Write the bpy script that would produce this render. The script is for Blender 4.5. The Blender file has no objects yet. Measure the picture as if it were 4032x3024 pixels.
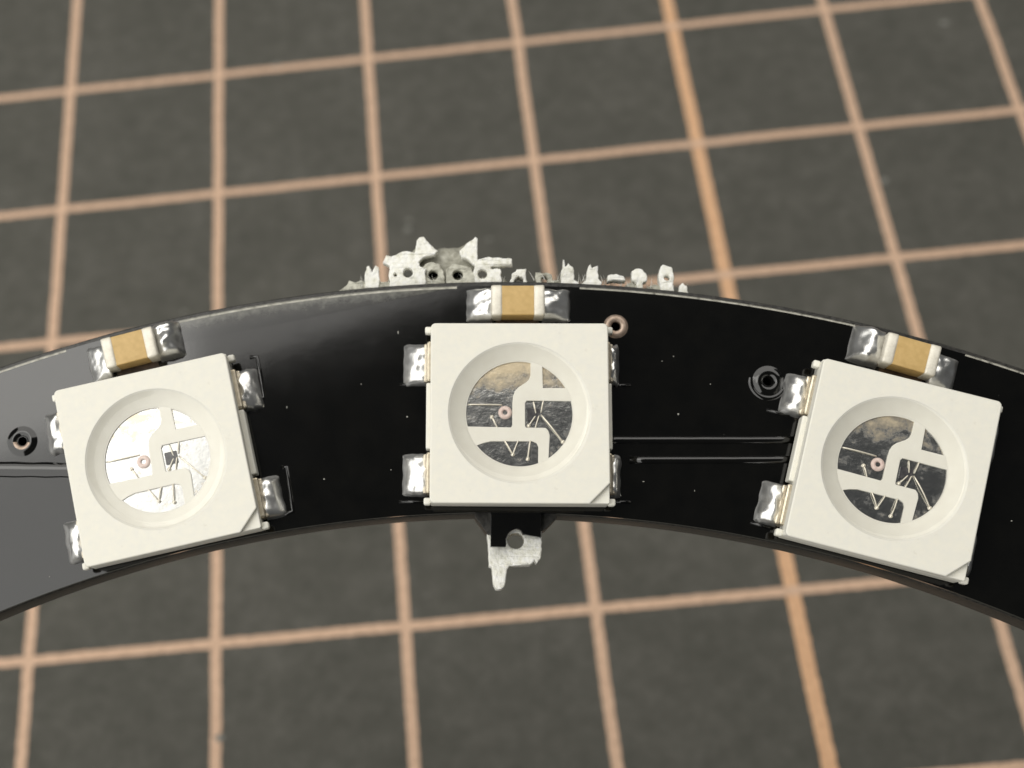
import bpy, bmesh, math, random
from mathutils import Matrix, Vector, noise
R = math.radians
scene = bpy.context.scene
COL = scene.collection

# one Blender unit is one millimetre of the place
# ------------------------------------------------------------------ camera
cam_d = bpy.data.cameras.new('camera')
cam = bpy.data.objects.new('camera', cam_d)
COL.objects.link(cam)
CR = ((0.994361, -0.06299282, -0.0853118), (-0.09780621, -0.85568821, -0.50816496), (-0.04098956, 0.51364345, -0.85702408))
CP = (-3.40458, -48.82166, 72.12403)
cam.matrix_world = Matrix(((CR[0][0], -CR[1][0], -CR[2][0], CP[0]),
                           (CR[0][1], -CR[1][1], -CR[2][1], CP[1]),
                           (CR[0][2], -CR[1][2], -CR[2][2], CP[2]), (0, 0, 0, 1)))
cam_d.sensor_width = 36.0
cam_d.lens = 51.70
cam_d.shift_x = 0.09975
cam_d.shift_y = 0.0041
cam_d.clip_start = 1.0
cam_d.clip_end = 5000.0
cam_d.dof.use_dof = True
cam_d.dof.focus_distance = 40.3
cam_d.dof.aperture_fstop = 0.098
scene.camera = cam

# ------------------------------------------------------------------ room light
world = bpy.data.worlds.new('World')
scene.world = world
world.use_nodes = True
world.node_tree.nodes['Background'].inputs[0].default_value = (0.9, 0.95, 1.0, 1)
world.node_tree.nodes['Background'].inputs[1].default_value = 0.052

# pose of the ring board over the mat: columns are the board's own axes
BM = Matrix(((0.9940, 0.1073, 0.0221, -6.331), (-0.0934, 0.9353, -0.3413, -64.987),
             (-0.0573, 0.3371, 0.9397, 22.432), (0, 0, 0, 1)))

def area_lamp(name, centre, sx, sy, radiance, col, rz=0.0):
    """a soft unseen lamp above the board, facing it"""
    d = bpy.data.lights.new(name, 'AREA')
    d.shape = 'RECTANGLE'
    d.size, d.size_y = sx, sy
    d.energy = radiance * math.pi * sx * sy
    d.color = col
    o = bpy.data.objects.new(name, d)
    COL.objects.link(o)
    o.matrix_world = BM @ Matrix.Translation(Vector(centre)) @ Matrix.Rotation(rz, 4, 'Z')
    return o

area_lamp('left_soft_light', (-40 - 260, -150, 160), 520, 560, 2.2, (1.0, 0.985, 0.94))  # unseen lamp, its inner edge set where the grey board sheen ends
area_lamp('far_soft_light', (39, 468, 330), 750, 600, 2.15, (1.0, 0.97, 0.915), R(21))  # unseen lamp, turned to follow the slanted edge of the sheen

scene.view_settings.view_transform = 'Standard'
scene.view_settings.look = 'None'
scene.view_settings.exposure = 0.0
scene.view_settings.gamma = 1.0
scene.render.engine = 'CYCLES'
scene.cycles.max_bounces = 10
scene.cycles.transparent_max_bounces = 12
scene.cycles.caustics_reflective = False
scene.cycles.caustics_refractive = False

# ------------------------------------------------------------------ materials
def new_mat(name):
    m = bpy.data.materials.new(name)
    m.use_nodes = True
    nt = m.node_tree
    return m, nt, nt.nodes['Principled BSDF']

def N(nt, kind, **kw):
    n = nt.nodes.new(kind)
    for k, v in kw.items():
        if hasattr(n, k):
            setattr(n, k, v)
    return n

def noise_node(nt, scale, detail=4.0, rough=0.55):
    tc = N(nt, 'ShaderNodeTexCoord')
    n = N(nt, 'ShaderNodeTexNoise')
    n.inputs['Scale'].default_value = scale
    n.inputs['Detail'].default_value = detail
    n.inputs['Roughness'].default_value = rough
    nt.links.new(tc.outputs['Object'], n.inputs['Vector'])
    return n

def ramp(nt, src, stops):
    r = N(nt, 'ShaderNodeValToRGB')
    els = r.color_ramp.elements
    while len(els) < len(stops):
        els.new(0.5)
    for e, (p, c) in zip(els, stops):
        e.position = p
        e.color = (*c, 1)
    nt.links.new(src, r.inputs[0])
    return r

def bump(nt, src, strength, dist):
    b = N(nt, 'ShaderNodeBump')
    b.inputs['Strength'].default_value = strength
    b.inputs['Distance'].default_value = dist
    nt.links.new(src, b.inputs['Height'])
    return b

def simple(name, stops, scale, rough, metal=0.0, bstr=0.0, bdist=0.02, bscale=None, spec=0.5, sss=0.0, rvar=None):
    m, nt, p = new_mat(name)
    n = noise_node(nt, scale)
    c = ramp(nt, n.outputs[0], stops)
    nt.links.new(c.outputs[0], p.inputs['Base Color'])
    p.inputs['Roughness'].default_value = rough
    p.inputs['Metallic'].default_value = metal
    p.inputs['Specular IOR Level'].default_value = spec
    if sss:
        p.inputs['Subsurface Weight'].default_value = sss
        p.inputs['Subsurface Radius'].default_value = (1, 1, 0.9)
        p.inputs['Subsurface Scale'].default_value = 0.12
    if rvar:
        n3 = noise_node(nt, rvar[0])
        mr = N(nt, 'ShaderNodeMapRange')
        mr.inputs['To Min'].default_value = rvar[1]
        mr.inputs['To Max'].default_value = rvar[2]
        nt.links.new(n3.outputs[0], mr.inputs[0])
        nt.links.new(mr.outputs[0], p.inputs['Roughness'])
    if bstr:
        n2 = noise_node(nt, bscale or scale)
        b = bump(nt, n2.outputs[0], bstr, bdist)
        nt.links.new(b.outputs[0], p.inputs['Normal'])
    return m

M = {}
# charcoal mat: speckled, slightly mottled rubber
m, nt, p = new_mat('mat_rubber')
n1 = noise_node(nt, 0.16, 5, 0.6)
n2 = noise_node(nt, 5.0, 4, 0.7)
n3 = noise_node(nt, 0.9, 7, 0.72)
add = N(nt, 'ShaderNodeMath', operation='MULTIPLY_ADD')     # broad mottling + grain
add.inputs[1].default_value = 0.35
nt.links.new(n1.outputs[0], add.inputs[0])
mul = N(nt, 'ShaderNodeMath', operation='MULTIPLY')
mul.inputs[1].default_value = 0.65
nt.links.new(n3.outputs[0], mul.inputs[0])
nt.links.new(mul.outputs[0], add.inputs[2])
c = ramp(nt, add.outputs[0], [(0.32, (0.054, 0.054, 0.044)), (0.50, (0.078, 0.076, 0.064)), (0.68, (0.108, 0.104, 0.090))])
nt.links.new(c.outputs[0], p.inputs['Base Color'])
p.inputs['Roughness'].default_value = 0.75
p.inputs['Specular IOR Level'].default_value = 0.3
b = bump(nt, n2.outputs[0], 0.5, 0.12)
nt.links.new(b.outputs[0], p.inputs['Normal'])
M['mat'] = m
M['ink'] = simple('orange_ink', [(0.30, (0.49, 0.335, 0.235)), (0.55, (0.59, 0.405, 0.285)), (0.8, (0.67, 0.47, 0.34))], 2.6, 0.8, bstr=0.4, bdist=0.08, spec=0.2)
M['ink_bold'] = simple('bold_orange_ink', [(0.30, (0.56, 0.335, 0.195)), (0.55, (0.65, 0.40, 0.235)), (0.8, (0.70, 0.445, 0.275))], 2.6, 0.8, bstr=0.4, bdist=0.08, spec=0.2)
M['mask'] = simple('black_solder_mask', [(0.3, (0.0020, 0.0020, 0.0017)), (0.7, (0.0038, 0.0036, 0.0029))], 1.4, 0.14, bstr=0.035, bdist=0.02, bscale=1.6, spec=0.68, rvar=(0.8, 0.05, 0.11))
M['edge'] = simple('routed_board_edge', [(0.3, (0.010, 0.010, 0.009)), (0.7, (0.045, 0.042, 0.036))], 9.0, 0.38, bstr=0.4, bdist=0.04, bscale=7, spec=0.5)
M['rim'] = simple('highlit_mask_rim', [(0.25, (0.02, 0.02, 0.017)), (0.42, (0.32, 0.31, 0.26)), (0.75, (0.55, 0.53, 0.46))], 5.0, 0.4, bstr=0.3, bdist=0.03)  # pale stops hold the edge highlight as colour
M['white'] = simple('white_led_plastic', [(0.3, (0.77, 0.755, 0.68)), (0.7, (0.81, 0.785, 0.69))], 5.0, 0.45, bstr=0.06, bdist=0.02, bscale=14, spec=0.35, sss=0.25)
m = M['white']
nt = m.node_tree
p = nt.nodes['Principled BSDF']
src = p.inputs['Base Color'].links[0].from_socket
vz = noise_node(nt, 3.2, 8, 0.75)
gr = ramp(nt, vz.outputs[0], [(0.60, (0, 0, 0)), (0.80, (0.5, 0.5, 0.5))])
mxc = N(nt, 'ShaderNodeMix', data_type='RGBA')
nt.links.new(gr.outputs[0], mxc.inputs[0])
nt.links.new(src, mxc.inputs[6])
mxc.inputs[7].default_value = (0.50, 0.46, 0.38, 1)
nt.links.new(mxc.outputs[2], p.inputs['Base Color'])
M['cup'] = simple('cup_plastic', [(0.3, (0.82, 0.80, 0.72)), (0.7, (0.86, 0.845, 0.765))], 3.0, 0.5, spec=0.3, sss=0.2)
M['tin'] = simple('bright_solder', [(0.3, (0.74, 0.73, 0.70)), (0.7, (0.93, 0.93, 0.91))], 4.0, 0.22, metal=0.92, bstr=0.10, bdist=0.06, bscale=3.0, rvar=(2.5, 0.22, 0.40))
M['lead'] = simple('tinned_lead', [(0.3, (0.50, 0.44, 0.34)), (0.7, (0.72, 0.66, 0.54))], 5.0, 0.38, metal=0.85, bstr=0.3, bdist=0.03, bscale=6)
M['brass'] = simple('tan_lead_shoulder', [(0.3, (0.46, 0.40, 0.29)), (0.7, (0.70, 0.63, 0.50))], 5.0, 0.35, metal=0.75, bstr=0.2, bdist=0.02, bscale=8)
# silvered plates, a tan reflection painted into the colour towards one side
def frame_metal(name, tan_reflection, bumpy, gloss):
    m, nt, p = new_mat(name)
    n1 = noise_node(nt, 2.6, 6, 0.65)
    tc = N(nt, 'ShaderNodeTexCoord')
    sx_ = N(nt, 'ShaderNodeSeparateXYZ')
    nt.links.new(tc.outputs['Object'], sx_.inputs[0])
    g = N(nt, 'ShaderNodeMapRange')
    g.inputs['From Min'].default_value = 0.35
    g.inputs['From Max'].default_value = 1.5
    g.inputs['To Max'].default_value = tan_reflection
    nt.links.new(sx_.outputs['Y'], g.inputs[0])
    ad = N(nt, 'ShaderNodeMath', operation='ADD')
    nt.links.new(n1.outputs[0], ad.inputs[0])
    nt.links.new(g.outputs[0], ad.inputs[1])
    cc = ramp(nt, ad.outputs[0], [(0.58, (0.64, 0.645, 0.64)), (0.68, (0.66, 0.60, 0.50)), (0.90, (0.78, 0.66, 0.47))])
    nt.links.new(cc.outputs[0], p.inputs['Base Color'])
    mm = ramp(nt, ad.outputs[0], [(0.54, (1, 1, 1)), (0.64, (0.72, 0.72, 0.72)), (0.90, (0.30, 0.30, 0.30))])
    nt.links.new(mm.outputs[0], p.inputs['Metallic'])
    p.inputs['Roughness'].default_value = gloss
    n4 = noise_node(nt, 3.4, 5, 0.6)
    bb = bump(nt, n4.outputs[0], bumpy, 0.05)
    nt.links.new(bb.outputs[0], p.inputs['Normal'])
    return m
M['frame'] = frame_metal('silver_lead_frame', 0.14, 0.08, 0.24)
M['frame_tan'] = frame_metal('tan_reflection_lead_frame', 0.48, 0.20, 0.17)  # middle LED: the painted tan reflection at its strongest
M['frame_mid'] = frame_metal('spotted_lead_frame', 0.24, 0.22, 0.19)
M['wire'] = simple('bond_wire_metal', [(0.3, (0.80, 0.74, 0.62)), (0.7, (0.92, 0.88, 0.78))], 8.0, 0.35, metal=0.6)
M['die'] = simple('dark_die', [(0.3, (0.03, 0.03, 0.035)), (0.7, (0.10, 0.095, 0.10))], 14.0, 0.25)
M['pink'] = simple('pale_pink_die', [(0.3, (0.66, 0.50, 0.46)), (0.7, (0.82, 0.68, 0.62))], 14.0, 0.4)
M['ceramic'] = simple('tan_ceramic', [(0.3, (0.50, 0.335, 0.125)), (0.7, (0.60, 0.41, 0.17))], 5.0, 0.42, bstr=0.15, bdist=0.02, bscale=9, spec=0.4)
M['cap_end'] = simple('cream_tin_plating', [(0.3, (0.66, 0.62, 0.52)), (0.7, (0.84, 0.80, 0.70))], 6.0, 0.5, metal=0.25, bstr=0.4, bdist=0.03, bscale=8)
M['copper'] = simple('pale_copper_ring', [(0.3, (0.26, 0.19, 0.14)), (0.7, (0.46, 0.36, 0.29))], 9.0, 0.4, metal=0.6, bstr=0.2, bdist=0.02)
M['hole'] = simple('hole_dark', [(0.3, (0.004, 0.004, 0.004)), (0.7, (0.01, 0.009, 0.008))], 4.0, 0.6, spec=0.2)
M['fibre'] = simple('torn_glass_fibre', [(0.25, (0.62, 0.61, 0.51)), (0.42, (0.84, 0.83, 0.75)), (0.65, (0.93, 0.925, 0.88))], 5.0, 0.6, bstr=0.7, bdist=0.08, bscale=9, spec=0.3, sss=0.3)
M['fibre_grey'] = simple('greyed_glass_fibre', [(0.25, (0.26, 0.25, 0.20)), (0.5, (0.52, 0.51, 0.43)), (0.75, (0.72, 0.71, 0.61))], 4.5, 0.55, bstr=0.8, bdist=0.08, bscale=8, spec=0.4)
M['resin_board'] = simple('bare_laminate', [(0.25, (0.15, 0.145, 0.115)), (0.5, (0.33, 0.32, 0.26)), (0.75, (0.58, 0.57, 0.49))], 3.5, 0.45, bstr=0.6, bdist=0.06, bscale=7)
M['dust'] = simple('pale_dust', [(0.3, (0.14, 0.14, 0.12)), (0.7, (0.42, 0.41, 0.37))], 9.0, 0.8)
M['lint'] = simple('grey_lint', [(0.3, (0.13, 0.13, 0.115)), (0.7, (0.24, 0.235, 0.21))], 3.0, 0.9)
M['flux'] = simple('brown_flux_residue', [(0.3, (0.020, 0.012, 0.008)), (0.7, (0.10, 0.065, 0.04))], 5.0, 0.3, bstr=0.3, bdist=0.03)
# band of mask near the outside edge: pale sheen painted in, thinning out inwards
m, nt, p = new_mat('painted_sheen_mask')
tc = N(nt, 'ShaderNodeTexCoord')
ln = N(nt, 'ShaderNodeVectorMath', operation='LENGTH')
nt.links.new(tc.outputs['Object'], ln.inputs[0])
mr = N(nt, 'ShaderNodeMapRange')
mr.inputs['From Min'].default_value = 42.40
mr.inputs['From Max'].default_value = 43.10
nt.links.new(ln.outputs['Value'], mr.inputs[0])
nz = noise_node(nt, 4.0, 6, 0.65)
ad = N(nt, 'ShaderNodeMath', operation='ADD')
nt.links.new(mr.outputs[0], ad.inputs[0])
nt.links.new(nz.outputs[0], ad.inputs[1])
hv = N(nt, 'ShaderNodeMath', operation='MULTIPLY')
hv.inputs[1].default_value = 0.66
nt.links.new(ad.outputs[0], hv.inputs[0])
c = ramp(nt, hv.outputs[0], [(0.50, (0.003, 0.003, 0.0026)), (0.72, (0.020, 0.0195, 0.0165)), (1.0, (0.13, 0.128, 0.11))])
nt.links.new(c.outputs[0], p.inputs['Base Color'])
p.inputs['Roughness'].default_value = 0.10
p.inputs['Specular IOR Level'].default_value = 0.68
M['edge_sheen'] = m
# clear encapsulant: a thin skin that mirrors a little and lets the rest through
m, nt, p = new_mat('clear_resin')
nt.nodes.remove(p)
fr = N(nt, 'ShaderNodeFresnel')
geo = N(nt, 'ShaderNodeNewGeometry')
ior = N(nt, 'ShaderNodeMapRange')       # the same weak mirror from either side of the skin
ior.inputs['To Min'].default_value = 1.5
ior.inputs['To Max'].default_value = 1 / 1.5
nt.links.new(geo.outputs['Backfacing'], ior.inputs[0])
nt.links.new(ior.outputs[0], fr.inputs['IOR'])
gl = N(nt, 'ShaderNodeBsdfGlossy')
gl.inputs['Roughness'].default_value = 0.06
tr = N(nt, 'ShaderNodeBsdfTransparent')
tr.inputs['Color'].default_value = (0.985, 0.98, 0.965, 1)
mx = N(nt, 'ShaderNodeMixShader')
nt.links.new(fr.outputs[0], mx.inputs[0])
nt.links.new(tr.outputs[0], mx.inputs[1])
nt.links.new(gl.outputs[0], mx.inputs[2])
nt.links.new(mx.outputs[0], nt.nodes['Material Output'].inputs[0])
M['resin'] = m

# ------------------------------------------------------------------ builders
rnd = random.Random(7)

def empty(name, mat, label=None, cat=None, group=None):
    o = bpy.data.objects.new(name, None)
    o.empty_display_size = 2
    COL.objects.link(o)
    o.matrix_world = mat
    if label: o['label'] = label
    if cat: o['category'] = cat
    if group: o['group'] = group
    return o

def link(name, me, mat, parent=None, loc=(0, 0, 0), rz=0.0, smooth=None, label=None):
    o = bpy.data.objects.new(name, me)
    COL.objects.link(o)
    if mat is not None:
        me.materials.clear()
        me.materials.append(mat)
    if smooth is not None:
        for f in me.polygons:
            f.use_smooth = smooth
    o.parent = parent
    o.location = loc
    o.rotation_euler = (0, 0, rz)
    if label: o['label'] = label
    return o

def circle(cx, cy, r, n=40):
    return [(cx + r * math.cos(2 * math.pi * i / n), cy + r * math.sin(2 * math.pi * i / n)) for i in range(n)]

def plate(name, loops, z0, z1, bevel=0.0, bres=1):
    """a flat outline with holes, given its thickness and a softened edge"""
    cu = bpy.data.curves.new(name + '_outline', 'CURVE')
    cu.dimensions = '2D'
    cu.fill_mode = 'BOTH'
    for lp in loops:
        s = cu.splines.new('POLY')
        s.points.add(len(lp) - 1)
        for q, (x, y) in zip(s.points, lp):
            q.co = (x, y, 0, 1)
        s.use_cyclic_u = True
    cu.extrude = (z1 - z0) / 2 - bevel
    cu.bevel_depth = bevel
    cu.bevel_resolution = bres
    cu.offset = -bevel
    ob = bpy.data.objects.new(name, cu)
    COL.objects.link(ob)
    dg = bpy.context.evaluated_depsgraph_get()
    me = bpy.data.meshes.new_from_object(ob.evaluated_get(dg))
    bpy.data.objects.remove(ob)
    bpy.data.curves.remove(cu)
    me.name = name
    me.transform(Matrix.Translation((0, 0, (z0 + z1) / 2)))
    return me

def bm_mesh(name, bm):
    bmesh.ops.recalc_face_normals(bm, faces=bm.faces[:])
    me = bpy.data.meshes.new(name)
    bm.to_mesh(me)
    bm.free()
    return me

def box(name, x0, x1, y0, y1, z0, z1, bevel=0.0, seg=2, jitter=0.0):
    bm = bmesh.new()
    bmesh.ops.create_cube(bm, size=1.0)
    bmesh.ops.scale(bm, vec=(x1 - x0, y1 - y0, z1 - z0), verts=bm.verts)
    bmesh.ops.translate(bm, vec=((x0 + x1) / 2, (y0 + y1) / 2, (z0 + z1) / 2), verts=bm.verts)
    if bevel:
        bmesh.ops.bevel(bm, geom=bm.edges[:], offset=bevel, segments=seg, affect='EDGES', profile=0.5)
    if jitter:
        for v in bm.verts:
            v.co += Vector((rnd.uniform(-1, 1), rnd.uniform(-1, 1), rnd.uniform(-1, 1))) * jitter
    return bm_mesh(name, bm)

def lathe(name, prof, n=64, a0=0.0, a1=2 * math.pi):
    bm = bmesh.new()
    rings = []
    closed = abs(a1 - a0 - 2 * math.pi) < 1e-6
    m = n if closed else n + 1
    for i in range(m):
        a = a0 + (a1 - a0) * i / n
        rings.append([bm.verts.new((r * math.cos(a), r * math.sin(a), z)) for r, z in prof])
    for i in range(n):
        A, B = rings[i], rings[(i + 1) % m]
        for k in range(len(prof) - 1):
            bm.faces.new((A[k], B[k], B[k + 1], A[k + 1]))
    return bm_mesh(name, bm)

def tube(name, pts, rad, n=8, taper=None):
    bm = bmesh.new()
    pts = [Vector(q) for q in pts]
    rings = []
    for i, q in enumerate(pts):
        t = (pts[min(i + 1, len(pts) - 1)] - pts[max(i - 1, 0)]).normalized()
        u = t.cross(Vector((0.13, 0.21, 0.97))).normalized()
        v = t.cross(u)
        r = rad if taper is None else rad * taper[i]
        rings.append([bm.verts.new(q + (u * math.cos(2 * math.pi * k / n) + v * math.sin(2 * math.pi * k / n)) * r) for k in range(n)])
    for A, B in zip(rings, rings[1:]):
        for k in range(n):
            bm.faces.new((A[k], A[(k + 1) % n], B[(k + 1) % n], B[k]))
    bm.faces.new(rings[0])
    bm.faces.new(rings[-1][::-1])
    return bm_mesh(name, bm)

def ridge(name, pts, w, h, z=0.0):
    """a low rounded ridge of solder mask running over a copper edge"""
    bm = bmesh.new()
    pts = [Vector((x, y, 0)) for x, y in pts]
    sub = []
    for a, b in zip(pts, pts[1:]):
        k = max(1, int((b - a).length / 0.4))
        sub += [a.lerp(b, i / k) for i in range(k)]
    sub.append(pts[-1])
    prof = [(-0.5, -0.02), (-0.42, 0.45 * h), (-0.2, h), (0.2, h), (0.42, 0.45 * h), (0.5, -0.02)]
    rows = []
    for i, q in enumerate(sub):
        t = (sub[min(i + 1, len(sub) - 1)] - sub[max(i - 1, 0)]).normalized()
        s = Vector((-t.y, t.x, 0))
        j = 1 + 0.12 * noise.noise(q * 3)
        rows.append([bm.verts.new(q + s * (a * w * j) + Vector((0, 0, z + c * j))) for a, c in prof])
    for A, B in zip(rows, rows[1:]):
        for k in range(len(prof) - 1):
            bm.faces.new((A[k], B[k], B[k + 1], A[k + 1]))
    bm.faces.new(rows[0])
    bm.faces.new(rows[-1][::-1])
    return bm_mesh(name, bm)

def solder(name, L, W, H, seed, power=1.3, lump=0.06, blob=0.0):
    """a frozen puddle of solder: tall where it climbs (u=0), thin at its toe"""
    bm = bmesh.new()
    nu, nv = 14, 18
    g = []
    for i in range(nu + 1):
        u = i / nu
        row = []
        for j in range(nv + 1):
            v = j / nv
            e = max(0.0, 1 - abs(2 * v - 1) ** 5) ** 0.5
            toe = max(0.0, 1 - u ** 7) ** 0.5
            h = H * ((1 - blob) * (0.16 + 0.84 * (1 - u) ** power) + blob * (1 - (u - 0.45) ** 2 * 2.2)) * e * toe
            q = Vector((u * L * 2.1 + seed * 3.7, v * W * 2.1, seed))
            h *= 1 + 3.0 * lump * noise.noise(q * 1.6)
            h += lump * 0.35 * noise.noise(q * 4.0) * e * toe
            wob = 0.05 * noise.noise(Vector((v * 3, seed, 1)))
            cx = u * (L + wob)
            cy = (v - 0.5) * W * (1 + 0.06 * noise.noise(Vector((u * 3, seed, 2))))
            # rounded toe corners
            if u > 0.8:
                cy *= 1 - 0.10 * ((u - 0.8) / 0.2) ** 2
            row.append(bm.verts.new((cx, cy, max(0.004, h))))
        g.append(row)
    for i in range(nu):
        for j in range(nv):
            bm.faces.new((g[i][j], g[i + 1][j], g[i + 1][j + 1], g[i][j + 1]))
    # skirt down to the pad
    def skirt(vs):
        low = [bm.verts.new((v.co.x, v.co.y, -0.02)) for v in vs]
        for k in range(len(vs) - 1):
            bm.faces.new((vs[k], vs[k + 1], low[k + 1], low[k]))
    skirt(g[0]); skirt(g[-1]); skirt([r[0] for r in g]); skirt([r[-1] for r in g])
    return bm_mesh(name, bm)

# ------------------------------------------------------------------ the mat
mat = empty('cutting_mat', Matrix.Identity(4), 'charcoal grey cutting mat printed with a tan orange square grid, lying under the black board', 'cutting mat')
bm = bmesh.new()
bmesh.ops.create_grid(bm, x_segments=2, y_segments=2, size=1)
bmesh.ops.scale(bm, vec=(170, 140, 1), verts=bm.verts)
ext = bmesh.ops.extrude_face_region(bm, geom=bm.faces[:])
bmesh.ops.translate(bm, vec=(0, 0, -2.0), verts=[v for v in ext['geom'] if isinstance(v, bmesh.types.BMVert)])
link('mat_sheet', bm_mesh('mat_sheet', bm), M['mat'], mat, loc=(0, 0, 0))

def ink_line(w, length, seed):
    bm = bmesh.new()
    n = int(length / 0.11)
    prev = None
    for i in range(n + 1):
        y = -length / 2 + length * i / n
        a = w / 2 * (1 + 0.14 * noise.noise(Vector((y * 1.7, seed, 0))) + 0.14 * noise.noise(Vector((y * 5, seed, 5))))
        b = w / 2 * (1 + 0.14 * noise.noise(Vector((y * 1.7, seed, 9))) + 0.14 * noise.noise(Vector((y * 5, seed, 14))))
        c = 0.04 * noise.noise(Vector((y * 0.25, seed, 3)))
        cur = (bm.verts.new((c - a, y, 0)), bm.verts.new((c + b, y, 0)))
        if prev:
            bm.faces.new((prev[0], prev[1], cur[1], cur[0]))
        prev = cur
    return bm_mesh('grid_line', bm)

for i in range(-3, 11):
    off = {3: -0.07, 4: 0.10, 5: 0.02, 6: -0.1}.get(i, 0.0)
    bold = (i - 4) % 10 == 0
    o = link('grid_line', ink_line(0.76 if bold else 0.57, 140, i), M['ink_bold'] if bold else M['ink'], mat, loc=(i * 10 - 28 + off, -10, 0.020))
    if bold: o['label'] = 'bolder brighter orange grid line'
for j in range(-4, 9):
    link('grid_line', ink_line(0.53, 150, 40 + j), M['ink'], mat, loc=(7, -(j * 10 - 20), 0.032), rz=R(90))

def blobs(name, spots, rmin, rmax, seed, flat=0.5):
    bm = bmesh.new()
    rr = random.Random(seed)
    for x, y in spots:
        r = rmin + (rmax - rmin) * rr.random() ** 2
        res = bmesh.ops.create_icosphere(bm, subdivisions=2, radius=r)
        ax = 0.6 + rr.random() * 0.8
        for v in res['verts']:
            q = v.co / r
            k = 1 + 0.35 * noise.noise(q * 1.7 + Vector((x * 5, y * 5, seed)))
            v.co = Vector((q.x * ax * r * k + x, q.y * r * k / ax + y, max(q.z, -0.3) * r * k * flat + r * flat * 0.25))
    return bm_mesh(name, bm)

rr = random.Random(3)
spots = [(rr.uniform(-45, 60), rr.uniform(-45, 40)) for _ in range(70)]
o = link('mat_dust', blobs('mat_dust', spots, 0.04, 0.26, 5, 0.12), M['lint'], mat, loc=(0, 0, 0.03), smooth=True)
o['kind'] = 'stuff'

# ------------------------------------------------------------------ the ring board
ring = empty('led_ring_board', BM, 'curved black circuit board ring carrying white square LEDs and tan capacitors, held above the mat', 'circuit board')
RI, RO, TH = 36.54, 43.10, 1.65
VIAS = [((2.757, 41.921), 'copper'), ((-14.193, 38.366), 'half'), ((7.043, 40.379), 'tented')]

board = plate('board', [circle(0, 0, RO, 360), circle(0, 0, RI, 360)] + [circle(x, y, 0.135, 20) for (x, y), k in VIAS], -0.30, 0.0, 0.0)
link('solder_mask', board, M['mask'], ring)
core = plate('laminate', [circle(0, 0, RO + 0.20, 360), circle(0, 0, RI - 0.02, 360)] + [circle(x, y, 0.135, 20) for (x, y), k in VIAS], -TH, -0.302, 0.03)
link('laminate', core, M['edge'], ring)

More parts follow.
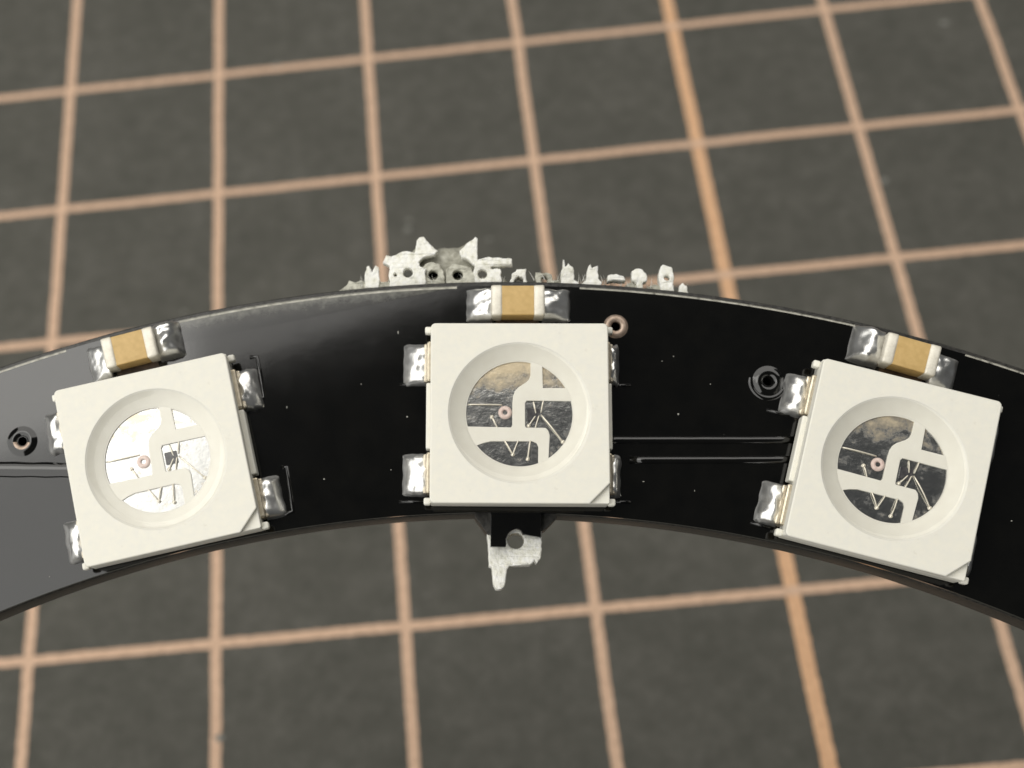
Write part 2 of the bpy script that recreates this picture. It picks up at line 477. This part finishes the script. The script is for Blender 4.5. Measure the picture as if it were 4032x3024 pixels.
FRINGE = {
    'torn_fringe_left': ([(-3.78, 43.09), (-3.79, 43.36), (-3.81, 43.80), (-3.99, 43.89), (-3.90, 44.09), (-3.75, 44.08), (-3.61, 44.12), (-3.47, 44.22), (-3.29, 44.24), (-3.07, 44.18), (-3.03, 44.32), (-3.01, 44.56), (-2.94, 44.66), (-2.82, 44.67), (-2.63, 44.47), (-2.39, 44.25), (-2.46, 44.13), (-2.81, 44.05), (-2.95, 43.90), (-2.91, 43.76), (-2.71, 43.71), (-2.76, 43.59), (-2.73, 43.39), (-2.70, 43.10)], [((-3.25, 43.58), 0.148), ((-3.62, 43.51), 0.054)]),
    'torn_fringe_right': ([(-1.75, 44.28), (-1.50, 44.52), (-1.29, 44.70), (-1.23, 44.65), (-1.21, 44.02), (-0.91, 44.09), (-0.46, 44.06), (-0.20, 44.04), (-0.20, 43.85), (-0.83, 43.81), (-0.83, 43.74), (-0.53, 43.74), (-0.51, 43.12), (-1.27, 43.12), (-1.34, 43.45), (-1.30, 43.84), (-1.49, 44.01), (-1.68, 44.11)], [((-1.07, 43.58), 0.143)]),
    'eye_l': ([(-2.85, 43.74), (-2.71, 43.90), (-2.53, 43.95), (-2.34, 43.89), (-2.21, 43.64), (-2.14, 43.30), (-2.14, 43.11), (-2.75, 43.10), (-2.77, 43.32), (-2.73, 43.59)], [((-2.52, 43.54), 0.148)]),
    'eye_r': ([(-2.15, 43.69), (-1.91, 43.89), (-1.68, 43.84), (-1.40, 43.79), (-1.30, 43.55), (-1.27, 43.12), (-2.11, 43.11), (-2.12, 43.33)], [((-1.79, 43.54), 0.152)]),
    'R1': ([(-0.31, 43.13), (-0.29, 43.27), (-0.17, 43.61), (-0.08, 43.71), (0.20, 43.71), (0.21, 43.13), (0.13, 43.13), (0.13, 43.42), (-0.01, 43.49), (-0.13, 43.39), (-0.21, 43.13)], []),
    'R2': ([(0.48, 43.13), (0.50, 43.66), (0.67, 43.63), (0.79, 43.67), (0.95, 43.57), (0.99, 43.40), (1.18, 43.38), (1.18, 43.14)], [((0.74, 43.42), 0.099)]),
    'R3': ([(1.18, 43.09), (1.22, 43.41), (1.22, 43.67), (1.27, 43.72), (1.28, 44.01), (1.32, 43.99), (1.34, 43.77), (1.44, 43.89), (1.58, 43.77), (1.60, 43.41), (1.74, 43.34), (1.78, 43.10)], []),
    'R4': ([(1.79, 43.28), (1.95, 43.39), (2.00, 43.78), (2.07, 43.87), (2.12, 43.75), (2.30, 43.83), (2.31, 43.46), (2.40, 43.30), (2.35, 43.10), (1.88, 43.10)], []),
    'R5': ([(2.57, 43.35), (2.58, 43.54), (2.81, 43.59), (3.05, 43.52), (3.09, 43.36), (2.90, 43.40), (2.77, 43.40)], []),
    'R6': ([(3.28, 43.42), (3.28, 43.69), (3.40, 43.76), (3.61, 43.74), (3.72, 43.55), (3.72, 43.40), (3.60, 43.34), (3.59, 43.11), (3.41, 43.11), (3.41, 43.36)], []),
    'R7': ([(3.07, 43.26), (3.28, 43.38), (3.46, 43.31), (3.46, 43.06), (3.16, 43.06)], []),
    'R8': ([(3.72, 43.24), (3.93, 43.33), (4.10, 43.30), (4.11, 43.05), (3.74, 43.04)], []),
    'R9': ([(4.07, 43.34), (4.06, 43.58), (4.10, 43.82), (4.19, 43.87), (4.44, 43.80), (4.49, 43.51), (4.46, 43.29), (4.48, 43.03), (4.13, 43.02)], [((4.29, 43.48), 0.090)]),
    'R10': ([(4.64, 43.24), (4.76, 43.37), (4.86, 43.25), (4.90, 43.03), (4.62, 43.03)], []),
    'L0': ([(-4.51, 43.09), (-4.52, 43.35), (-4.50, 43.62), (-4.46, 43.76), (-4.38, 43.79), (-4.32, 43.57), (-4.26, 43.70), (-4.20, 43.78), (-4.12, 43.75), (-4.09, 43.33), (-4.09, 43.09)], []),
    'L1': ([(-5.42, 42.88), (-5.24, 43.03), (-5.15, 43.10), (-4.96, 43.35), (-4.80, 43.28), (-4.63, 43.35), (-4.35, 43.28), (-4.07, 43.33), (-3.74, 43.30), (-3.55, 43.26), (-3.52, 42.95), (-4.20, 42.90)], []),
}
FRINGE_BACK = ([(-4.09, 43.14), (-3.82, 43.51), (-3.78, 43.93), (-3.21, 44.28), (-2.93, 44.63), (-2.54, 44.38), (-2.26, 44.48), (-1.78, 44.48), (-1.40, 44.69), (-1.25, 44.15), (-0.92, 43.95), (-0.63, 43.76), (-0.30, 43.43), (0.51, 43.41), (1.17, 43.53), (1.64, 43.47), (1.64, 43.19)], [((-3.27, 43.73), 0.152), ((-2.53, 43.69), 0.135), ((-1.80, 43.69), 0.135), ((-1.07, 43.73), 0.148)])
TAB = [(-0.78, 37.02), (-0.77, 35.57), (-0.35, 35.57), (-0.33, 35.63), (-0.35, 35.79), (-0.28, 35.95), (-0.16, 36.05), (-0.05, 36.09), (0.07, 36.03), (0.13, 35.93), (0.27, 35.91), (0.63, 35.85), (0.64, 37.04)]
TAB_CORE = [(-0.86, 36.26), (-0.87, 35.97), (-0.82, 35.62), (-0.80, 35.09), (-0.72, 35.05), (-0.70, 34.80), (-0.67, 34.56), (-0.60, 34.43), (-0.45, 34.43), (-0.37, 34.49), (-0.32, 34.64), (-0.29, 34.98), (-0.23, 35.07), (0.04, 35.11), (0.36, 35.13), (0.45, 35.20), (0.48, 35.27), (0.56, 35.17), (0.65, 35.29), (0.69, 35.58), (0.68, 36.28)]
TAB_HOLE = ((-0.05, 35.80), 0.237)
TAB_WEB = [[(-1.21, 36.43), (-1.03, 36.20), (-0.84, 35.94), (-0.75, 35.94), (-0.76, 36.67), (-1.24, 36.66)], [(0.65, 36.05), (0.81, 36.14), (0.95, 36.29), (1.09, 36.44), (1.09, 36.70), (0.64, 36.69)]]
LINES = {
    't1': [(2.34, 38.63), (7.78, 38.70)],
    't2': [(3.12, 38.07), (7.77, 38.14)],
    'l1': [(-15.21, 37.79), (-13.00, 37.82)],
    'l2': [(-15.17, 37.30), (-12.90, 37.29)],
    'p1': [(-3.40, 40.15), (-2.39, 40.16)],
    'p2': [(-3.36, 36.79), (-2.47, 36.80)],
    'p3': [(2.68, 40.20), (3.16, 40.21)],
    'p4': [(2.65, 36.88), (3.13, 36.88)],
    'q1': [(-7.74, 40.90), (-7.53, 40.92), (-7.27, 39.73), (-7.69, 39.62)],
    'q2': [(-6.71, 37.71), (-6.56, 37.74), (-6.34, 36.47), (-6.80, 36.31)],
    'r1': [(6.97, 39.55), (7.61, 39.39)],
    'r2': [(6.44, 36.36), (7.07, 36.19)],
    'r3': [(13.26, 37.99), (13.52, 38.05)],
    'r4': [(13.54, 36.32), (13.94, 35.43)],
}
SPECKS = [(4.39, 41.06), (5.44, 41.00), (4.06, 40.92), (5.75, 40.30), (5.42, 40.27), (4.18, 40.05), (-3.48, 41.68), (-2.92, 39.90), (-3.17, 39.22), (-3.42, 38.55), (-3.60, 37.69), (2.87, 39.23), (4.50, 39.39), (-13.64, 40.38), (-6.62, 39.45), (-6.83, 37.84), (4.92, 37.22), (5.18, 37.75), (3.50, 37.46), (-4.73, 38.40), (-5.49, 37.40), (-6.21, 39.18), (13.62, 36.51), (12.54, 36.43), (-4.51, 40.15), (3.54, 41.73)]

# outside edge of the mask with its highlight painted pale, broken where the capacitors' pads reach the edge
def arc(a_from, a_to, r0, r1):
    return lathe('mask_rim', [(RO - r0, 0.006), (RO - r0 * 0.4, 0.012), (RO + 0.015, -0.02), (RO + r1, -0.10)], int(abs(a_to - a_from) * 3) + 6, R(a_from), R(a_to))
for a, b_, w in ((60.5, 73.0, 0.05), (77.2, 87.7, 0.05), (92.4, 103.2, 0.07), (107.7, 122, 0.06)):
    link('mask_rim', arc(a, b_, w, 0.02), M['rim'], ring, smooth=True)

bm = bmesh.new()
prev = None
for i in range(49):
    f = i / 48
    a = R(92.6 + 11.6 * f)
    w = 0.62 * (1 - (1 - min(1, f / 0.75)) ** 2) * min(1, (1 - f) / 0.05 + 0.3) + 0.03
    cur = [bm.verts.new(((RO - w * q) * math.cos(a), (RO - w * q) * math.sin(a), 0.0045 - 0.001 * q)) for q in (1, 0.6, 0.3, 0.02)]
    if prev:
        for k in range(3):
            bm.faces.new((prev[k], cur[k], cur[k + 1], prev[k + 1]))
    prev = cur
sc = bm_mesh('sheen_band', bm)
link('sheen_band', sc, M['edge_sheen'], ring)  # thin strip carrying the painted sheen by the outer edge

# tinned-through holes
for (x, y), kind in VIAS:
    if kind == 'copper':
        v = link('via_ring', lathe('via_ring', [(0.13, -0.25), (0.13, 0.02), (0.16, 0.05), (0.27, 0.055), (0.31, 0.03), (0.35, 0.0)], 32), M['copper'], ring, loc=(x, y, 0), smooth=True, label='bare copper ring round the hole')
    else:
        v = link('via_ring', lathe('via_ring', [(0.13, -0.25), (0.13, -0.02), (0.17, 0.03), (0.24, 0.065), (0.31, 0.06), (0.37, 0.03), (0.44, 0.0)], 32), M['mask'], ring, loc=(x, y, 0), smooth=True)
        if kind == 'half':
            link('via_copper', lathe('via_copper', [(0.145, 0.03), (0.17, 0.062), (0.22, 0.078), (0.25, 0.072)], 20, R(190), R(350)), M['copper'], v, smooth=True)
        else:
            link('via_lip', lathe('via_lip', [(0.42, 0.0), (0.46, 0.03), (0.52, 0.035), (0.56, 0.0)], 32, R(170), R(330)), M['mask'], v, smooth=True)
    link('via_hole', lathe('via_hole', [(0.128, -0.05), (0.128, -1.2), (0.0, -1.21)], 24), M['hole'], v)

# copper tracks under the mask and the steps round the pads
LINES['l1'] = [((a[0] + b_[0]) / 2, (a[1] + b_[1]) / 2) for a, b_ in zip(LINES['l1'], LINES['l2'])]
LINES['l1'][-1] = (LINES['l1'][-1][0] + 0.8, LINES['l1'][-1][1])

def track(key, w, h):
    link('track', ridge('track', LINES[key], w, h), M['mask'], ring, smooth=True)
for k, w, h in (('t1', 0.22, 0.06), ('t2', 0.22, 0.06), ('l1', 0.46, 0.085), ('p1', 0.09, 0.05), ('p2', 0.09, 0.05), ('p3', 0.09, 0.05), ('p4', 0.09, 0.05),
                ('q1', 0.13, 0.04), ('q2', 0.13, 0.04), ('r1', 0.10, 0.05), ('r2', 0.10, 0.05)):
    track(k, w, h)

# ------------------------------------------------------------------ LED packages
def px(x, y):           # measured on the middle LED: its own millimetres
    return ((x - 982) / 279.0, (842 - y) / 279.0)
RC, RF, ZT, ZF = 1.95, 1.50, 1.15, 0.93

def rim_arc(a_from, a_to, r, n=14):
    return [(r * math.cos(R(a_from + (a_to - a_from) * i / n)), r * math.sin(R(a_from + (a_to - a_from) * i / n))) for i in range(n + 1)]

def ang(x, y):
    a, b_ = px(x, y)
    return math.degrees(math.atan2(b_, a))
RW = 1.475
W1 = rim_arc(ang(568, 945), ang(1072, 436) - 360 + 360 if False else ang(1072, 436), RW, 20) if False else None
def window(p_from, p_to, others, n=18, ccw=False):
    a, b_ = ang(*p_from), ang(*p_to)
    if ccw:
        while b_ < a: b_ += 360
    else:
        while b_ > a: b_ -= 360
    return rim_arc(a, b_, RW, n) + [px(*q) for q in others]
WINDOWS = [
    window((566, 948), (1072, 434), [(1070, 540), (1058, 572), (1035, 595), (975, 635), (950, 662), (935, 700), (929, 760), (928, 930), (918, 950)], 22),
    window((1165, 466), (1350, 634), [(1165, 638)], 8),
    window((1392, 738), (1216, 1205), [(1216, 1010), (1206, 975), (1184, 952), (1034, 950), (1027, 940), (1027, 760), (1040, 740)], 14),
    window((1132, 1245), (640, 1105), [(700, 1075), (760, 1060), (1080, 1058), (1115, 1072), (1128, 1100)], 16),
]
def rounded(x0, x1, y0, y1, r, chamfer=0.0):
    pts = []
    for cx, cy, a0 in ((x1 - r, y1 - r, 0), (x0 + r, y1 - r, 90), (x0 + r, y0 + r, 180)):
        pts += [(cx + r * math.cos(R(a0 + 90 * i / 6)), cy + r * math.sin(R(a0 + 90 * i / 6))) for i in range(7)]
    if chamfer:
        pts += [(x1 - chamfer, y0), (x1, y0 + chamfer)]
    else:
        pts += [(x1 - r + r * math.cos(R(270 + 15 * i)), y0 + r + r * math.sin(R(270 + 15 * i))) for i in range(7)]
    return pts

HS, HY = 2.47, 2.53
ME = {}
ME['top'] = plate('led_top', [rounded(-HS, HS, -HY, HY, 0.14, 0.58), circle(0, 0, RC, 72)], 0.985, ZT, 0.035)
ME['base'] = plate('led_base', [rounded(-HS + 0.01, HS - 0.01, -HY + 0.03, HY, 0.05), circle(0, 0, RC - 0.02, 72)], 0.10, 0.975, 0.02)
ME['cup'] = lathe('cup_wall', [(RC + 0.05, ZT + 0.0), (RC + 0.005, ZT - 0.012), (RC - 0.03, ZT - 0.05), (RF + 0.05, ZF + 0.03), (RF, ZF)], 72)
ME['floor'] = plate('cup_floor', [circle(0, 0, RF + 0.03, 72)] + WINDOWS, ZF - 0.075, ZF, 0.012)
ME['panels'] = [plate('lead_frame', [w], ZF - 0.12, ZF - 0.055, 0.0) for w in WINDOWS]
ME['resin'] = lathe('resin', [(RC - 0.005, ZT - 0.012), (RC - 0.03, ZT - 0.038), (RC - 0.07, ZT - 0.052), (1.75, ZT - 0.060), (1.6, ZT - 0.063), (1.2, ZT - 0.068), (0.6, ZT - 0.074), (0.0001, ZT - 0.076)], 64)
ME['nub'] = box('moulding_nub', -0.10, 0.10, -0.10, 0.10, 0, 0.30, 0.05, 3)
ME['flange'] = box('side_flange', -0.11, 0.11, -0.95, 0.93, 0.12, 0.62, 0.04, 2)
ME['shoulder'] = box('lead_shoulder', -0.12, 0.12, -0.58, 0.58, 0.02, 0.62, 0.06, 2)
ME['lead'] = box('lead', -0.08, 0.08, -0.56, 0.56, 0.02, 0.40, 0.05, 2)
ME['corner'] = None

def arcwire(p, q, h, n=10):
    (x0, y0), (x1, y1) = px(*p), px(*q)
    return [(x0 + (x1 - x0) * i / n, y0 + (y1 - y0) * i / n, ZF - 0.05 + h * math.sin(math.pi * (0.08 + 0.84 * i / n))) for i in range(n + 1)]
WIRES = [((770, 868), (812, 950), 0.06), ((862, 1045), (932, 1160), 0.08), ((932, 1160), (975, 1045), 0.08), ((1066, 1045), (1046, 1195), 0.09),
         ((1150, 850), (1312, 1055), 0.10), ((1092, 745), (1112, 850), 0.05), ((1112, 850), (1055, 935), 0.05), ((1170, 730), (1150, 830), 0.06),
         ((1135, 850), (1105, 955), 0.06), ((585, 770), (850, 772), 0.05)]
ME['wires'] = []
for a, b_, h in WIRES:
    ME['wires'].append(tube('bond_wire', arcwire(a, b_, h), 0.021, 6))
ME['ball'] = lathe('wire_ball', [(0.0001, 0.07), (0.035, 0.062), (0.055, 0.03), (0.055, -0.02)], 12)
ME['die'] = box('led_die', -0.17, 0.17, -0.17, 0.17, 0, 0.05, 0.01, 1)
ME['ring_die'] = lathe('pad_ring', [(0.065, 0.02), (0.075, 0.055), (0.12, 0.06), (0.175, 0.05), (0.19, 0.0)], 24)

def led(x, y, rz, seed, blob, ext, plating, label=None):
    body = link('led_package', ME['top'], M['white'], ring, (x, y, 0), rz, label=label)
    link('led_base', ME['base'], M['white'], body)
    link('cup_wall', ME['cup'], M['cup'], body, smooth=True)
    link('cup_floor', ME['floor'], M['cup'], body)
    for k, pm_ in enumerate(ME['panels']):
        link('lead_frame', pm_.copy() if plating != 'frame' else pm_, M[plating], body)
    for w in ME['wires']:
        link('bond_wire', w, M['wire'], body, smooth=True)
    for bx, by in ((932, 1160), (1046, 1195), (1316, 1060), (1055, 935), (770, 868)):
        a, b_ = px(bx, by)
        link('wire_ball', ME['ball'], M['wire'], body, (a, b_, ZF - 0.05), smooth=True)
    a, b_ = px(872, 832)
    link('pad_ring', ME['ring_die'], M['pink'], body, (a, b_, ZF - 0.055), smooth=True)
    a, b_ = px(1090, 850)
    link('led_die', ME['die'], M['die'], body, (a, b_, ZF - 0.055))
    link('resin', ME['resin'], M['resin'], body, smooth=True)
    for sy in (-1, 1):
        for sx in (-1, 1):
            link('moulding_nub', ME['nub'], M['white'], body, (sx * (HS + 0.075), sy * (HY - 0.10), 0.42), smooth=True)
    for sx in (-1, 1):
        link('side_flange', ME['flange'], M['white'], body, (sx * (HS + 0.02), 0, 0))
        for yl in (1.55, -1.62):
            link('lead_shoulder', ME['shoulder'], M['brass'], body, (sx * (HS + 0.00), yl, 0))
            link('lead', ME['lead'], M['lead'], body, (sx * (HS + 0.13), yl, 0))
            seed += 1
            e = ext[0] if sx < 0 else ext[1]
            s = solder('solder_joint', e - 0.10, 1.22, 0.52, seed, 1.7, 0.06, blob)
            link('solder_joint', s, M['tin'], body, (sx * (HS + 0.10), yl, 0), 0 if sx > 0 else math.pi, smooth=True)
    return body

led(-10.07, 37.76, R(13.7), 10, 0.55, (0.66, 0.66), 'frame', 'white LED whose metal plates shine bright white')
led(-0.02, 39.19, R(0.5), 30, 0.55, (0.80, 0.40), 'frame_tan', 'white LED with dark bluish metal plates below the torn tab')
led(10.15, 37.78, R(-13.9), 53, 0.7, (0.72, 0.36), 'frame_mid', 'white LED tilted clockwise beside the ringed via')

# ------------------------------------------------------------------ capacitors
cap_me = box('capacitor', -0.47, 0.47, -0.43, 0.43, 0.05, 0.72, 0.03, 2)
end_me = box('end_cap', -0.16, 0.16, -0.45, 0.45, 0.03, 0.75, 0.07, 3, 0.008)
def capacitor(x, y, rz, left, right, seed, y_off=0.0):
    c_ = link('capacitor', cap_me, M['ceramic'], ring, (x, y, 0), rz)
    for sx in (-1, 1):
        link('end_cap', end_me, M['cap_end'], c_, (sx * 0.60, 0, 0), smooth=True)
    for sx, (L, W, Hh, bl, dy) in ((-1, left), (1, right)):
        seed += 1
        s = solder('solder_joint', L, W, Hh, seed, 1.2, 0.07, bl)
        link('solder_joint', s, M['tin'], c_, (sx * 0.72, dy, 0), 0 if sx > 0 else math.pi, smooth=True)
    fl = box('flux_residue', -0.62, 0.62, -0.66, -0.40, 0.004, 0.03, 0.01, 1)
    link('flux_residue', fl, M['flux'], c_)
capacitor(-11.10, 41.00, R(15.5), (0.62, 1.15, 0.45, 0.1, -0.12), (0.74, 1.08, 0.70, 0.85, 0.05), 70)
capacitor(-0.07, 42.49, R(0.6), (0.74, 1.02, 0.50, 0.3, 0.0), (0.80, 0.98, 0.50, 0.25, 0.0), 74)
capacitor(10.88, 41.05, R(-16.0), (0.88, 1.12, 0.62, 0.8, 0.04), (0.76, 1.10, 0.5, 0.4, -0.14), 78)

# ------------------------------------------------------------------ torn snap-off tabs
def rough(loop, amp, seed, step=0.06):
    out = []
    n = len(loop)
    for i in range(n):
        a, b_ = Vector(loop[i]), Vector(loop[(i + 1) % n])
        k = max(1, int((b_ - a).length / step))
        for j in range(k):
            q = a.lerp(b_, j / k)
            v = Vector((q.x * 7, q.y * 7, seed))
            out.append((q.x + amp * noise.noise(v), q.y + amp * noise.noise(v + Vector((5, 9, 3)))))
    return out

def relief(me, amp, seed):
    for v in me.vertices:
        q = Vector((v.co.x * 5, v.co.y * 5, seed + v.co.z * 3))
        v.co.z += amp * noise.noise(q)
    return me

back, holes = FRINGE_BACK
link('torn_laminate', plate('torn_laminate', [rough(back, 0.035, 1)] + [circle(*c_, r, 20) for c_, r in holes], -1.25, -0.85, 0.03), M['resin_board'], ring)
for c_, r in holes[1:3]:       # two of the drilled holes are blind and dark
    link('drill_hole', lathe('drill_hole', [(r + 0.02, -0.75), (r + 0.02, -1.22), (0.0, -1.23)], 20), M['hole'], ring, loc=(c_[0], c_[1], 0))
k = 0
for key, (loop, holes) in FRINGE.items():
    k += 1
    gray = key in ('L1', 'R7', 'R8', 'R2', 'eye_l', 'eye_r')
    z1 = -0.37 - 0.10 * rnd.random()
    me = plate('torn_tuft', [rough(rough(loop, 0.03, k), 0.022, k + 50, 0.035)] + [circle(*c_, r, 20) for c_, r in holes], -0.78 if not gray else -0.8, z1 - (0.1 if gray else 0), 0.025)
    link('torn_tuft', relief(me, 0.05, k), M['fibre_grey' if gray else 'fibre'], ring)
# loose glass strands along the tear
bm = bmesh.new()
def strand(bm, p, d, L, r):
    q = Vector(p)
    d = Vector(d).normalized()
    prev = None
    for i in range(5):
        u = d.cross(Vector((0, 0.1, 1))).normalized()
        v = d.cross(u)
        rr_ = r * (1 - 0.2 * i)
        cur = [bm.verts.new(q + (u * math.cos(a) + v * math.sin(a)) * rr_) for a in (0, 2.09, 4.19)]
        if prev:
            for a in range(3):
                bm.faces.new((prev[a], prev[(a + 1) % 3], cur[(a + 1) % 3], cur[a]))
        prev = cur
        q = q + d * (L / 4)
        d = (d + Vector((rnd.uniform(-.15, .15), rnd.uniform(-.15, .15), rnd.uniform(-.1, .1)))).normalized()
for i in range(260):
    a = R(rnd.choice((rnd.uniform(90.5, 96.5), rnd.uniform(83.6, 89.5))))
    r0 = RO + rnd.uniform(0.0, 0.35)
    strand(bm, (r0 * math.cos(a), r0 * math.sin(a), rnd.uniform(-1.0, -0.4)), (rnd.uniform(-.5, .5), 1, rnd.uniform(-.2, .3)), rnd.uniform(0.12, 0.34), rnd.uniform(0.008, 0.018))
o = link('glass_strands', bm_mesh('glass_strands', bm), M['fibre'], ring)
o['kind'] = 'stuff'

# the inner tab, snapped through its hole
tab = link('snap_tab', plate('snap_tab', [rough(TAB, 0.006, 21)], -0.30, -0.006, 0.01), M['mask'], ring)
link('tab_core', relief(plate('tab_core', [rough(TAB_CORE, 0.018, 22), circle(*TAB_HOLE[0], TAB_HOLE[1], 24)], -1.45, -0.55, 0.03), 0.06, 4), M['fibre'], tab)
for w in TAB_WEB:
    link('tab_fillet', plate('tab_fillet', [rough(w, 0.006, 23)], -1.5, -0.32, 0.01), M['edge'], tab)
bm = bmesh.new()
for i in range(40):
    x = rnd.uniform(-0.75, 0.55)
    strand(bm, (x, 34.75 + rnd.uniform(-0.2, 0.4), rnd.uniform(-1.2, -0.6)), (rnd.uniform(-.15, .15), -1, rnd.uniform(-.2, .2)), rnd.uniform(0.15, 0.4), rnd.uniform(0.008, 0.02))

bm.free()

# dust lying on the board
o = link('board_dust', blobs('board_dust', SPECKS[::2], 0.016, 0.04, 9, 0.5), M['dust'], ring, smooth=True)
o['kind'] = 'stuff'
rr = random.Random(12)
fine = []
while len(fine) < 16:
    a, r_ = R(rr.uniform(62, 120)), rr.uniform(RI + 0.3, RO - 0.3)
    fine.append((r_ * math.cos(a), r_ * math.sin(a)))
o = link('board_dust', blobs('board_dust_fine', fine, 0.005, 0.020, 19, 0.5), M['dust'], ring, smooth=True)
o['kind'] = 'stuff'
